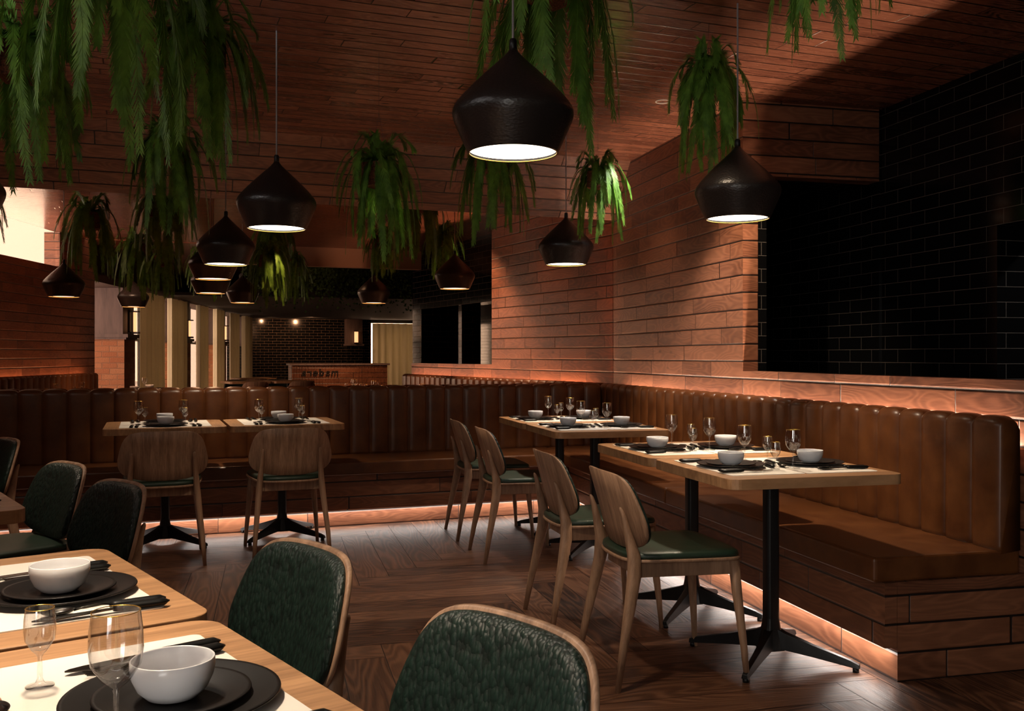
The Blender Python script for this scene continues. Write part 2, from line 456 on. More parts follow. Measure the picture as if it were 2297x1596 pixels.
def tube_h(bm, pts, rads, seg=10, sq=2.0):
    """tapered limb: horizontal superellipse rings; rads = (rx, ry) per point"""
    rings = []
    for p, r in zip(pts, rads):
        ring = []
        for i in range(seg):
            a = 2 * math.pi * (i + 0.5) / seg; c, s = math.cos(a), math.sin(a)
            q = (abs(c) ** sq + abs(s) ** sq) ** (-1 / sq)
            ring.append(bm.verts.new((p[0] + r[0] * c * q, p[1] + r[1] * s * q, p[2])))
        rings.append(ring)
    for a, b in zip(rings, rings[1:]):
        for i in range(seg):
            j = (i + 1) % seg; bm.faces.new((a[i], a[j], b[j], b[i]))
    bm.faces.new(rings[0][::-1]); bm.faces.new(rings[-1])
def tube(bm, pts, r, seg=8, taper=None):
    pts = [Vector(p) for p in pts]; rings = []
    for i, p in enumerate(pts):
        d = (pts[min(i + 1, len(pts) - 1)] - pts[max(i - 1, 0)]).normalized()
        a = d.cross(Vector((0, 0, 1))) if abs(d.z) < 0.9 else d.cross(Vector((1, 0, 0)))
        a.normalize(); b = d.cross(a)
        rr = r if taper is None else r * taper[i]
        rings.append([bm.verts.new(p + (a * math.cos(2 * math.pi * k / seg) + b * math.sin(2 * math.pi * k / seg)) * rr) for k in range(seg)])
    for a, b in zip(rings, rings[1:]):
        for i in range(seg):
            j = (i + 1) % seg; bm.faces.new((a[i], a[j], b[j], b[i]))
    bm.faces.new(rings[0][::-1]); bm.faces.new(rings[-1])
def rrect(hx, hy, r, k=6):
    out = []
    for cx, cy, a0 in ((hx - r, hy - r, 0), (-hx + r, hy - r, 90), (-hx + r, -hy + r, 180), (hx - r, -hy + r, 270)):
        for i in range(k + 1):
            a = R(a0 + 90 * i / k); out.append((cx + r * math.cos(a), cy + r * math.sin(a)))
    return out
def pad(bm, outline, center, mapf, prof):
    """closed shell: rings of the outline scaled about center; prof = [(scale, offset)...] first & last scale 0"""
    rings = []
    for sc, off in prof:
        if sc == 0: rings.append([bm.verts.new(mapf(center[0], center[1], off))])
        else:
            rings.append([bm.verts.new(mapf(center[0] + (p[0] - center[0]) * sc, center[1] + (p[1] - center[1]) * sc, off)) for p in outline])
    N = len(outline)
    for a, b in zip(rings, rings[1:]):
        for i in range(N):
            j = (i + 1) % N
            if len(a) == 1: bm.faces.new((a[0], b[i], b[j]))
            elif len(b) == 1: bm.faces.new((a[i], a[j], b[0]))
            else: bm.faces.new((a[i], a[j], b[j], b[i]))

def struct(name, bm, mat, bevel=0):
    return mk(name, bm, mat, None, False, 'structure', bevel)

# ---------------------------------------------------------------- room shell
def herringbone():
    bm = bmesh.new(); uvl = bm.loops.layers.uv.verify()
    lay = bm.faces.layers.float.new('board')
    Wd, Ln = 0.172, 1.20; gap = 0.0016
    org = Vector((1.038, 5.06, 0))
    ex = Vector((math.cos(TA), -math.sin(TA), 0)); ey = Vector((math.sin(TA), math.cos(TA), 0))
    def board(x, y, w, h, horiz):
        c = org + ex * (x + w / 2) + ey * (y + h / 2)
        if not (-4.5 < c.x < 9 and -13.2 < c.y < 8): return
        P = [(x + gap, y + gap), (x + w - gap, y + gap), (x + w - gap, y + h - gap), (x + gap, y + h - gap)]
        f = bm.faces.new([bm.verts.new(org + ex * a + ey * b) for a, b in P])
        f[lay] = random.random(); o = random.random() * 20
        for l, (a, b) in zip(f.loops, P):
            l[uvl].uv = ((a + o, b + o) if horiz else (b + o, a + o))
    # herringbone cell: translation vectors (W,W) and (2L.. ) pattern
    for i in range(-70, 75):
        for j in range(-14, 14):
            bx = i * Wd + j * 2 * Ln / 2 * 1.0; by = i * Wd - j * Ln
            bx = i * Wd + j * Ln; by = i * Wd - j * Ln
            board(bx, by, Wd, Ln, False)
            board(bx + Wd, by, Ln, Wd, True)
    me = bpy.data.meshes.new('floor')
    # sub-floor just under the joints
    bm2 = bmesh.new()
    bm.to_mesh(me); bm.free()
    me.materials.append(M['floor']); me.materials.append(M['dark'])
    o = bpy.data.objects.new('floor', me); COL.objects.link(o); o['kind'] = 'structure'
    box(bm2, -5, 9.5, -13.6, 8.3, -0.12, -0.0015)
    mk('subfloor', bm2, 'dark', o)
    return o
herringbone()

bm = bmesh.new()
lo = LE - ln * 0.12
def lwx(y): return lo.x + lt.x / lt.y * (y - lo.y)
prism(bm, [(lwx(.6), .6), (7.0, .6), (7.0, 7.6), (lwx(7.6), 7.6)], CEIL, CEIL + 0.12); struct('ceiling', bm, 'ceil_wood')
# sloped boarding between ceiling and mirror head
SY, SZ = 6.80, 2.30
bm = bmesh.new()
a = [(-3.4, MY, SZ), (-3.4, SY, CEIL), (-3.4, MY, CEIL)]; b = [(3.66, MY, SZ), (3.60, SY, CEIL), (3.66, MY, CEIL)]
va = [bm.verts.new(p) for p in a]; vb = [bm.verts.new(p) for p in b]
bm.faces.new(va); bm.faces.new(vb[::-1])
for i in range(3):
    j = (i + 1) % 3; bm.faces.new((va[i], vb[i], vb[j], va[j]))
struct('trim_1', bm, 'wall_wood')
bm = bmesh.new(); box(bm, -3.6, 7.1, MY + 0.008, MY + 0.2, 0, CEIL); struct('wall_back', bm, 'wall_wood')
# mirror sheet
bm = bmesh.new(); box(bm, LK.x + 0.02, 3.622, MY - 0.004, MY + 0.004, 0.90, SZ + 0.02)
tag(mk('wide_mirror', bm, 'mirror'), 'wide bronze-tinted mirror filling the back wall above the bench', 'mirror')

def P2(r, q, z):   # right wall coordinates: r from the corner towards the camera, q into the room
    p = K - t * r + n * q
    return (p.x, p.y, z)
def rbox(bm, r0, r1, q0, q1, z0, z1):
    prism(bm, [P2(r0, q0, 0)[:2], P2(r1, q0, 0)[:2], P2(r1, q1, 0)[:2], P2(r0, q1, 0)[:2]], z0, z1)
JR = 2.282
bm = bmesh.new()
rbox(bm, -0.02, JR, -0.10, 0, 0, CEIL)
struct('wall_right', bm, 'wall_wood')
bm = bmesh.new(); rbox(bm, JR, RL, -0.10, 0, 0, 1.086); struct('wall_parapet', bm, 'wall_wood')
bm = bmesh.new(); rbox(bm, JR - 0.12, JR, -0.935, -0.1, 2.27, CEIL); struct('wall_lintel', bm, 'wall_wood')
# black tiled corridor beyond the parapet
bm = bmesh.new()
rbox(bm, -0.2, JR - 0.005, -0.16, -0.101, 0, 2.27)
struct('wall_alcove_left', bm, 'tile')
bm = bmesh.new(); rbox(bm, -0.1, 0.1, -1.1, -0.16, 0, 2.27); struct('wall_alcove_back', bm, 'tile')
bm = bmesh.new(); rbox(bm, -0.1, JR - 0.12, -1.1, -0.1, 2.27, 2.35); struct('ceiling_alcove', bm, 'tile')
bm = bmesh.new()
rbox(bm, -0.1, JR + 1.0, -1.25, -0.945, 0, CEIL)             # far part of the tiled wall
struct('wall_tiled', bm, 'tile')
bm = bmesh.new(); rbox(bm, JR - 0.12, JR + 0.0, -0.99, -0.935, 0, CEIL); struct('wall_tile_return', bm, 'tile')
bm = bmesh.new(); rbox(bm, JR + 1.0, JR + 4.25, -1.25, -0.945, 1.866, CEIL); struct('wall_tiled_head', bm, 'tile')
bm = bmesh.new(); rbox(bm, JR + 0.96, JR + 1.0, -1.75, -1.251, 0, 1.95); struct('wall_passage_jamb', bm, 'tile')
bm = bmesh.new(); rbox(bm, JR + 4.25, JR + 4.6, -1.75, -0.945, 0, CEIL); struct('wall_tiled_end', bm, 'tile')
bm = bmesh.new(); box(bm, 3.97, 4.24, 1.85, 2.0, 0, 1.9); struct('wall_passage_pier', bm, 'tile')
bm = bmesh.new(); rbox(bm, JR + 0.96, JR + 4.6, -2.6, -2.5, 0, CEIL); struct('wall_passage', bm, 'tile')
bm = bmesh.new(); rbox(bm, -0.1, JR + 4.6, -2.6, -1.25, CEIL, CEIL + .1); struct('ceiling_passage', bm, 'dark')

bm = bmesh.new(); box(bm, 7.0, 7.1, 3.2, 7.2, 0, CEIL); box(bm, 7.1, 9.0, 3.2, 3.3, 0, CEIL); struct('wall_outer', bm, 'dark')
bm = bmesh.new(); box(bm, 7.0, 9.0, 0.48, 3.3, CEIL, CEIL + .1); struct('ceiling_outer', bm, 'dark')
# left wall with high window
bm = bmesh.new()
def lbox(bm, r0, r1, q0, q1, z0, z1):   # r from near end LE away
    ps = [LE + lt * r + ln * q for r, q in ((r0, q0), (r1, q0), (r1, q1), (r0, q1))]
    prism(bm, [(p.x, p.y) for p in ps], z0, z1)
LL = (LK - LE).length
WIN0 = 0.93
lbox(bm, 0, LL, -0.16, 0, 0, 2.27); struct('wall_left', bm, 'wall_wood')
bm = bmesh.new(); lbox(bm, 0, 0.42, -0.16, 0, 2.27, CEIL); lbox(bm, 0.42, WIN0, -0.26, -0.07, 2.27, CEIL); lbox(bm, 4.6, LL, -0.16, 0, 2.27, CEIL)
struct('wall_left_head', bm, 'wall_wood')
w = bmesh.new(); lbox(w, WIN0, 4.6, -0.10, -0.095, 2.27, CEIL); struct('window_1', w, 'pane')

# zone behind the camera (seen in the mirror)
bm = bmesh.new(); box(bm, 1.0, 7.0, 0.48, 0.6, 2.45, CEIL + .1); struct('trim_2', bm, 'beige')
bm = bmesh.new(); prism(bm, [(lwx(.48) , .48), (-1.0, -1.1), (-1.0, -3.0), (2.0, -13.2), (9.0, -13.2), (9.0, .48)], CEIL, CEIL + 0.1); struct('ceiling_street_side', bm, 'ceil_wood')
F0 = Vector((-0.32, -1.1, 0)); FT = R(14.8); ft = Vector((math.sin(FT), -math.cos(FT), 0)); fn = Vector((math.cos(FT), math.sin(FT), 0))
def fbox(bm, s0, s1, q0, q1, z0, z1):   # q into the room
    ps = [F0 + ft * s + fn * q for s, q in ((s0, q0), (s1, q0), (s1, q1), (s0, q1))]
    prism(bm, [(p.x, p.y) for p in ps], z0, z1)
bm = bmesh.new(); fbox(bm, -1.6, 12.2, -0.5, -0.3, 2.19, CEIL); struct('wall_street_head', bm, 'dark_panel')
bm = bmesh.new(); fbox(bm, -1.6, 12.2, -0.3, 0.0, 2.19, 2.30); struct('trim_3', bm, 'dark_panel')
bm = bmesh.new(); box(bm, 2.3, 5.9, -12.7, -12.4, 0, CEIL); struct('wall_far_tiled', bm, 'tile_small')
bm = bmesh.new(); box(bm, 5.9, 9.0, -12.7, -12.4, 2.10, CEIL); struct('wall_far_head', bm, 'dark')
bm = bmesh.new(); box(bm, 8.2, 9.0, -12.4, 3.2, 0, CEIL); struct('wall_side', bm, 'tile')
bm = bmesh.new(); box(bm, 7.75, 8.2, -12.7, -12.4, 0, CEIL); struct('wall_far_side', bm, 'tile')
for k, (s0, s1) in enumerate(((0.57, 3.5), (4.4, 7.1), (8.0, 10.6))):
    w = bmesh.new(); fbox(w, s0, s1, -0.34, -0.335, 0, 2.19); o = struct('window_%d' % (k + 2), w, 'pane')
    f = bmesh.new()
    for s in (s0, (s0 + s1) / 2, s1 - 0.04): fbox(f, s, s + 0.04, -0.37, -0.32, 0, 2.19)
    fbox(f, s0, s1, -0.37, -0.32, 1.42, 1.46)
    mk('window_frame', f, 'black_metal', o)
w = bmesh.new(); box(w, 5.9, 7.75, -12.55, -12.545, 0, 2.1); struct('window_5', w, 'pane')

sc_lab = ['brick column nearest the wooden wall, seen in the mirror', 'second brick column along the curtained windows, seen in the mirror',
          'third brick column along the curtained windows, seen in the mirror', 'slim column against the black tiled wall at far left of it, in the mirror']
for k, (s0, s1) in enumerate(((0.0, 0.57), (3.6, 4.35), (7.15, 7.95), (10.7, 11.2))):
    p = F0 + ft * (s0 + s1) / 2
    c = thing('brick_column', sc_lab[k], 'column', (p.x, p.y, 0), math.atan2(ft.y, ft.x), 'brick columns between the street windows')
    h = (s1 - s0) / 2
    b1 = bmesh.new(); box(b1, -h, h, -0.5, 0.0, 0, 1.45); mk('brick_base', b1, 'brick' if k < 3 else 'tile_small', c)
    b1 = bmesh.new(); box(b1, -h - .03, h + .03, -0.53, 0.06, 1.45, 1.50); box(b1, -h - .015, h + .015, -0.515, 0.03, 1.42, 1.45); mk('cap', b1, 'dark_panel', c)
    b1 = bmesh.new(); box(b1, -h, h, -0.5, -0.02, 1.50, 2.19); mk('upper_panel', b1, 'dark_panel', c)
bm = bmesh.new(); box(bm, 5.15, 5.6, -12.4, -12.05, 0, 1.45)
c = thing('tiled_column', 'dark column beside the far curtained window, seen in the mirror', 'column', (5.37, -12.2, 0))
bm2 = bmesh.new(); box(bm2, -.22, .22, -.2, .15, 0, 1.45); mk('tiled_base', bm2, 'tile_small', c)
bm2 = bmesh.new(); box(bm2, -.25, .25, -.2, .19, 1.45, 1.50); mk('cap', bm2, 'dark_panel', c)
bm2 = bmesh.new(); box(bm2, -.22, .22, -.2, .12, 1.50, 2.45); mk('upper_panel', bm2, 'dark_panel', c)
bm.free()
bm = bmesh.new(); prism(bm, [(0.35, -2.6), (8.6, -2.6), (8.6, -12.9), (2.6, -12.9)], 2.19, 2.24)
struct('ceiling_dropped', bm, 'dark')

# sconces
def sconce(loc, rz, label):
    s = thing('wall_sconce', label, 'wall lamp', loc, rz, 'glass tube sconces')
    b = bmesh.new(); box(b, -.05, .05, 0, .02, 0, .34); mk('backplate', b, 'black_metal', s)
    b = bmesh.new(); box(b, -.055, .055, .02, .14, -.02, .01); mk('base', b, 'black_metal', s)
    b = bmesh.new(); box(b, -.055, .055, .02, .14, .31, .33); mk('top_cap', b, 'black_metal', s)
    for i in range(4):
        b = bmesh.new(); lathe(b, [(0, .012), (.011, .012), (.011, .308), (0, .308)], 10, -.042 + .028 * i, .08)
        mk('glass_tube', b, 'sconceglow', s, True)
for (s_, k_) in ((0.30, 'on the brick column nearest the wooden wall'), (3.95, 'on the second brick column'), (7.5, 'on the third brick column'), (10.9, 'at the left end of the black tiled wall')):
    p = F0 + ft * s_ + fn * 0.0
    sconce((p.x + fn.x * -.01, p.y + fn.y * -.01, 1.53), math.atan2(fn.y, fn.x) - R(90), 'glowing tube sconce %s, in the mirror' % k_)
sconce((5.40, -12.08, 1.53), 0, 'glowing tube sconce beside the far curtained window, in the mirror')

# curtains
def curtain(p0, d, nrm, L, H, label, amp=0.045, pitch=0.14):
    b = bmesh.new(); N = int(L / 0.02); rows = []
    ph = random.random() * 6
    for z in (0.02, H * .5, H):
        r = []
        for i in range(N + 1):
            x = L * i / N
            r.append((x, amp * math.sin(2 * math.pi * x / pitch + ph) + amp * .4 * math.sin(x * 17 + ph), z))
        rows.append(r)
    d = Vector(d); nrm = Vector(nrm)
    vs = [[b.verts.new(d * q[0] + nrm * q[1] + Vector((0, 0, q[2]))) for q in r] for r in rows]
    vb = [[b.verts.new(d * q[0] + nrm * (q[1] + .004) + Vector((0, 0, q[2]))) for q in r] for r in rows]
    for g in (vs, vb):
        for a_, c_ in zip(g, g[1:]):
            for i in range(N): b.faces.new((a_[i], a_[i + 1], c_[i + 1], c_[i]))
    o = mk('curtain', b, 'cloth', None, True)
    o.location = p0
    tag(o, label, 'curtain', 'pale linen curtains at the street windows')
cl = ['just past the first brick column', 'left of the second brick column', 'right of the second brick column', 'left of the third brick column', 'right of the third brick column', 'against the black tiled wall']
for (s0, s1), lab in zip(((0.66, 1.85), (2.2, 3.55), (4.5, 5.4), (6.05, 7.1), (8.1, 9.0), (9.7, 10.6)), cl):
    p = F0 + ft * s0 + fn * 0.10
    curtain(p, ft, fn, s1 - s0, 2.17, 'pale linen curtain %s, seen in the mirror' % lab)
curtain((5.92, -12.25, 0), (1, 0, 0), (0, 1, 0), 1.15, 2.08, 'bright linen curtain right of the reception counter, in the mirror', pitch=.2)
curtain((7.45, -12.25, 0), (1, 0, 0), (0, 1, 0), 0.35, 2.08, 'narrow linen curtain beside the black tiled wall, in the mirror')

# reception counter
cn = thing('reception_counter', 'slatted wooden reception counter with dark lettering, seen in the mirror', 'counter', (3.62, -4.85, 0), 0)
b = bmesh.new(); box(b, -.96, .96, -.5, -.03, 0, 1.0); mk('body', b, 'bench_wood', cn)
b = bmesh.new()
for i in range(64):
    x = -.955 + i * .03; box(b, x, x + .017, -.03, 0.0, 0.04, 0.985)
o = mk('slat_front', b, 'bench_wood', cn)
b = bmesh.new(); box(b, -1.0, 1.0, -.53, .03, .985, 1.02); mk('countertop', b, 'dark_panel', cn)
lx = 0.04
for chh in 'madera':
    fc = bpy.data.curves.new('letter', 'FONT'); fc.body = chh; fc.size = 0.20; fc.extrude = 0.008; fc.offset = 0.002
    fo = bpy.data.objects.new('letter_source', fc); COL.objects.link(fo)
    dg = bpy.context.evaluated_depsgraph_get(); me = bpy.data.meshes.new_from_object(fo.evaluated_get(dg)); me.name = 'letter'
    bpy.data.objects.remove(fo)
    wd = max(v.co.x for v in me.vertices)
    o = bpy.data.objects.new('letter', me); COL.objects.link(o); o.parent = cn; me.materials.clear(); me.materials.append(M['black_metal'])
    o.location = (-lx, .010, .78); o.rotation_euler = (R(90), 0, R(180)); o['label'] = 'dark raised letter'
    lx += wd + .03

# ivy covered beam
bm = bmesh.new(); box(bm, 1.35, 5.2, -1.3, -0.9, 2.10, 2.45); struct('trim_4', bm, 'dark')
b = bmesh.new()
rr = random.Random(3)
for i in range(5200):
    x = rr.uniform(1.35, 4.6); z = 2.62 - abs(rr.gauss(0, 1)) * .26; y = -0.86 + rr.uniform(-.03, .12)
    if z < 1.86: continue
    s = rr.uniform(.012, .026); a = rr.uniform(0, 6.28); e = rr.uniform(-.8, .8)
    u = Vector((math.cos(a), math.sin(e) * .6, math.sin(a))) * s; v = Vector((-math.sin(a), math.cos(e) * .5, math.cos(a))) * s
    c = Vector((x, y, z))
    b.faces.new([b.verts.new(c + q) for q in (u * 1.2, v * .8, -u * .9, -v * .8)])
o = mk('ivy', b, 'ivy', None); o['kind'] = 'stuff'
o['label'] = 'dark ivy hanging over the beam above the counter, in the mirror'; o['category'] = 'ivy'

# ---------------------------------------------------------------- banquettes
def banquette(origin, rz, L, label, far_cut=None, start=0.0, back_from=0.0, back_to=None, seat_splits=(), group='leather banquettes'):
    """local x along the wall, y into the room"""
    q = thing('banquette', label, 'bench', origin, rz, group)
    bt = L if back_to is None else back_to
    fc_ = far_cut or (lambda y: L)
    def seg(x0, y0, y1, z0, z1, name, mat, bev=0, x1=None):
        b = bmesh.new()
        xa = x1 if x1 is not None else None
        prism(b, [(x0, y0), (xa if xa is not None else fc_(y0), y0), (xa if xa is not None else fc_(y1), y1), (x0, y1)], z0, z1)
        return mk(name, b, mat, q, bevel=bev)
    seg(start, 0.004, 0.56, 0.0, 0.36, 'plinth', 'bench_wood')
    seg(start, 0.562, 0.612, 0.125, 0.358, 'front_panel', 'bench_wood')
    xs = [start] + list(seat_splits)
    for i, x0 in enumerate(xs):
        x1 = xs[i + 1] - 0.003 if i + 1 < len(xs) else None
        seg(x0 + 0.003, 0.03, 0.655, 0.36, 0.452, 'seat_cushion', 'leather', 0.014, x1)
    # channelled backrest
    b = bmesh.new()
    path = [(.035, .45, 0, 0), (.035, .90, 0, 0), (.045, .938, -.3, .6), (.062, .953, 0, 1), (.095, .953, 0, 1)]
    for i in range(1, 7):
        a = R(90 - 15 * i); path.append((.095 + .040 * math.cos(a), .913 + .040 * math.sin(a), math.cos(a), math.sin(a)))
    path += [(.135, .80, 1, 0), (.137, .60, 1, 0), (.137, .47, 1, 0), (.135, .44, 1, 0)]
    pitch = 0.148; nch = int(round((bt - back_from) / pitch)); pitch = (bt - back_from) / nch
    xs = []
    for c in range(nch):
        for s in (0.0, .02, .06, .14, .3, .5, .7, .86, .94, .98):
            xs.append((back_from + (c + s) * pitch, 1 - abs(2 * s - 1) ** 5))
    xs.append((bt, 0))
    grid = [[b.verts.new((x, y + ny * .017 * (pf - 1), z + nz * .017 * (pf - 1))) for (y, z, ny, nz) in path] for x, pf in xs]
    for g0, g1 in zip(grid, grid[1:]):
        for i in range(len(path) - 1): b.faces.new((g0[i], g0[i + 1], g1[i + 1], g1[i]))
        b.faces.new((g0[-1], g0[0], g1[0], g1[-1]))
    b.faces.new(grid[0]); b.faces.new(grid[-1][::-1])
    mk('backrest', b, 'leather', q, True)
    return q
oy = R0.y
def xe(Yt):
    return lambda y: (Yt - oy - n.y * y) / t.y
banquette(R0, ANG_R, RL, 'long tan leather bench with ribbed back along the right wall', far_cut=xe(6.545), back_to=RL - 0.03, seat_splits=(1.9,))
bb = banquette((3.627, MY, 0), math.pi, 5.6, 'tan leather bench with ribbed back under the mirror', start=0.20, back_from=0.17, seat_splits=(0.65, 2.62, 4.1))
for o in list(bb.children):
    pass
lb = banquette(LE + lt * 0.15, math.atan2(-lt.y, -lt.x), 0, 'x') if False else None
def left_banq():
    # local frame: x must run so that y (x rotated +90) points into the room: x = -lt
    org = LE + lt * 6.2
    return banquette(org, math.atan2(-lt.y, -lt.x), 6.0, 'ribbed leather bench on the left wooden wall, only seen in the mirror', seat_splits=(2.0, 4.0))
left_banq()

# ---------------------------------------------------------------- chair
def make_chair():
    c = thing('dining_chair', 'x', 'chair', (0, 0, 0), 0)
    half = [(0, .262), (.06, .262), (.12, .259), (.162, .248), (.190, .222), (.207, .18), (.219, .13), (.222, .095), (.213, .06), (.186, .032), (.135, .013), (.07, .003), (0, 0)]
    outl = catmull([(x, z, 0) for x, z in half], 3)
    outl = [(p.x * 1.08, p.y * 1.12) for p in outl]
    outl = outl + [(-x, z) for x, z in outl[-2:0:-1]]
    def bmap(off_sign):
        def f(x, h, off):
            y = -0.176 - 0.27 * h + 0.80 * x * x + off
            z = 0.474 + h * 0.97 - off * 0.1
            return (x, y, z)
        return f
    cen = (0, .145)
    b = bmesh.new(); pad(b, outl, cen, bmap(1), [(0, -.010), (.5, -.010), (.985, -.010), (1.0, -.007), (1.0, .001), (.985, .003), (.5, .003), (0, .003)])
    mk('backrest', b, 'ash', c, True)
    b = bmesh.new(); pad(b, outl, cen, bmap(1), [(0, .003), (.6, .003), (.955, .003), (.965, .009), (.95, .019), (.90, .026), (.75, .030), (.4, .030), (0, .030)])
    mk('back_cushion', b, 'green', c, True)
    # seat outline (x, y)
    sh = [(0, .235), (.09, .234), (.17, .226), (.208, .208), (.222, .17), (.220, .08), (.208, -.04), (.196, -.12), (.172, -.175), (.12, -.205), (.06, -.213), (0, -.215)]
    so = catmull([(x, y, 0) for x, y in sh], 3); so = [(p.x, p.y) for p in so]; so = so + [(-x, y) for x, y in so[-2:0:-1]]
    def smap(x, y, off): return (x, y, 0.437 + off + 0.15 * max(0, abs(x) - .05) ** 2)
    b = bmesh.new(); pad(b, so, (0, .01), smap, [(0, 0), (.6, 0), (.99, 0), (1, .003), (1, .009), (.99, .012), (.6, .012), (0, .012)])
    mk('seat', b, 'ash', c, True)
    b = bmesh.new(); pad(b, so, (0, .01), smap, [(0, .012), (.6, .012), (.965, .012), (.982, .019), (.97, .030), (.93, .036), (.75, .038), (.4, .034), (0, .033)])
    mk('seat_cushion', b, 'green_seat', c, True)
    # apron
    b = bmesh.new()
    box(b, -.175, .175, .175, .195, .385, .437); box(b, -.150, .150, -.165, -.147, .385, .437)
    for s in (-1, 1):
        prism(b, [(s * .150, -.16), (s * .168, -.16), (s * .193, .19), (s * .175, .19)], .385, .437)
    mk('apron', b, 'ash', c, bevel=.003)
    for s in (-1, 1):
        b = bmesh.new()
        pts = [(s * .222, .232, 0), (s * .214, .224, .12), (s * .196, .205, .32), (s * .188, .196, .437)]
        tube_h(b, pts, [(.0095, .0095), (.0125, .0125), (.018, .018), (.021, .020)], 12, 2.6); mk('leg', b, 'ash', c, True)
        b = bmesh.new()
        pts = [(s * .218, -.262, 0), (s * .208, -.238, .14), (s * .192, -.205, .30), (s * .182, -.186, .40), (s * .176, -.186, .47), (s * .170, -.204, .54), (s * .166, -.220, .605), (s * .164, -.230, .632), (s * .164, -.233, .640)]
        tube_h(b, pts, [(.010, .010), (.0135, .015), (.016, .022), (.018, .026), (.0165, .024), (.013, .016), (.010, .010), (.008, .007), (.003, .003)], 12, 2.6)
        mk('leg', b, 'ash', c, True)
    return c
chair = make_chair()
first = [True]
def place_chair(loc, rz, label, group):
    loc = (loc[0], loc[1], 0)
    if first[0]:
        first[0] = False; chair.location = loc; chair.rotation_euler = (0, 0, rz); chair['label'] = label; chair['group'] = group; return chair
    return dup(chair, loc, rz, label, group)

def make_table():
    c = thing('square_table', 'x', 'table', (0, 0, 0), 0)
    b = bmesh.new(); prism(b, rrect(.349, .349, .045), .712, .75); mk('tabletop', b, 'oak', c, bevel=.002)
    b = bmesh.new(); box(b, -.12, .12, -.12, .12, .704, .712); mk('mounting_plate', b, 'black_metal', c)
    b = bmesh.new(); tube_h(b, [(0, 0, .04), (0, 0, .085), (0, 0, .125), (0, 0, .16), (0, 0, .704)], [(.05, .05), (.042, .042), (.032, .032), (.027, .027), (.027, .027)], 16, 5)
    mk('column', b, 'black_metal', c, bevel=.003)
    for k in range(4):
        a = R(45 + 90 * k); d = Vector((math.cos(a), math.sin(a), 0)); e = Vector((-math.sin(a), math.cos(a), 0))
        b = bmesh.new(); sec = [(.02, .045, .125, .024), (.06, .045, .108, .022), (.16, .035, .078, .018), (.30, .018, .042, .014), (.332, .014, .030, .013)]
        rings = []
        for (x, z0, z1, w_) in sec:
            rings.append([b.verts.new(d * x + e * w_ * sg + Vector((0, 0, z))) for sg, z in ((-1, z0), (1, z0), (.7, z1), (-.7, z1))])
        for g0, g1 in zip(rings, rings[1:]):
            for i in range(4): b.faces.new((g0[i], g0[(i + 1) % 4], g1[(i + 1) % 4], g1[i]))
        b.faces.new(rings[0][::-1]); b.faces.new(rings[-1])
        p = d * .318
        f = mk('foot', b, 'black_metal', c, bevel=.002)
        b = bmesh.new(); lathe(b, [(0, 0), (.012, 0), (.012, .016), (0, .016)], 16, p.x, p.y); mk('glide', b, 'black_metal', f, True)
    return c
table = make_table(); tfirst = [True]
TABLES = {}
def place_table(key, loc, rz, label, group):
    loc = (loc[0], loc[1], 0)
    TABLES[key] = (Vector(loc), rz)
    if tfirst[0]:
        tfirst[0] = False; table.location = loc; table.rotation_euler = (0, 0, rz); table['label'] = label; table['group'] = group; return table
    return dup(table, loc, rz, label, group)

# table frames: local +y points to the bench side, -y to the chair side; local x along the wall
GB, GC, GR, GL = ('tables along the back bench', 'tables in the right rear corner', 'tables along the right bench', 'tables along the left side')
place_table('B1', (.105, 6.40), 0, 'left-hand square oak table in front of the bench under the mirror', GB)
place_table('B2', (.822, 6.40), 0, 'right-hand square oak table of the back pair, under the mirror', GB)
rr_ = ANG_R - R(90)   # rotation that turns +y into -n? (local y -> along t)
# for the right wall: bench side direction = -n
def rot_for(dirv):   # angle so that local +y equals dirv
    return math.atan2(dirv.y, dirv.x) - R(90)
rR = rot_for(-n)
def rt(corner, j, ang=R(6.3)):
    e1 = Vector((math.sin(ang), math.cos(ang), 0)); e2 = Vector((math.cos(ang), -math.sin(ang), 0))
    return Vector(corner) + e1 * (.35 + .716 * j) + e2 * .35
place_table('R1', rt((1.885, 2.84, 0), 0), rR, 'nearest square oak table at the right bench', GR)
place_table('R2', rt((1.885, 2.84, 0), 1), rR, 'farther square oak table pushed against the nearest one at the right bench', GR)
place_table('C1', rt((2.142, 4.95, 0), 0), rR, 'nearer oak table of the pair in the right rear corner', GC)
place_table('C2', rt((2.142, 4.95, 0), 1), rR, 'rear oak table of the corner pair, touching the bench corner', GC)
le1 = Vector((-math.sin(R(16.4)), math.cos(R(16.4)), 0)); le2 = Vector((math.cos(R(16.4)), math.sin(R(16.4)), 0))
rL = rot_for(-le2)
def ltab(corner, j):   # corner = near right corner, j counts away
    return Vector(corner) + le1 * (.35 + .716 * j) - le2 * .35
fc2 = Vector((.100, 1.655, 0)) - le1 * .70
place_table('F2', ltab(fc2, 0), rL, 'oak table cut by the bottom left corner of the picture', GL)
place_table('F1', ltab(fc2, 1) + le2 * .012, rL, 'oak table at the left edge just behind the nearest table', GL)
L0 = Vector((-.310, 3.0, 0))
place_table('L1', ltab(L0, 0), rL, 'oak table whose rounded corner shows at the left edge', GL)
place_table('L2', ltab(L0, 1), rL, 'oak table beyond the left edge, only seen in the mirror', GL)
place_table('L3', ltab(L0 + le1 * 2.1, 0), rL, 'last oak table of the left row, only seen in the mirror', GL)
place_table('X1', (1.55, -2.3), R(-10), 'front oak table among the reflected tables left of the counter', 'tables behind, seen in the mirror')
place_table('X2', (2.27, -2.42), R(-10), 'oak table beside the front one among the reflected tables', 'tables behind, seen in the mirror')
place_table('X3', (1.9, -4.6), R(-10), 'rear oak table among the reflected tables left of the counter', 'tables behind, seen in the mirror')

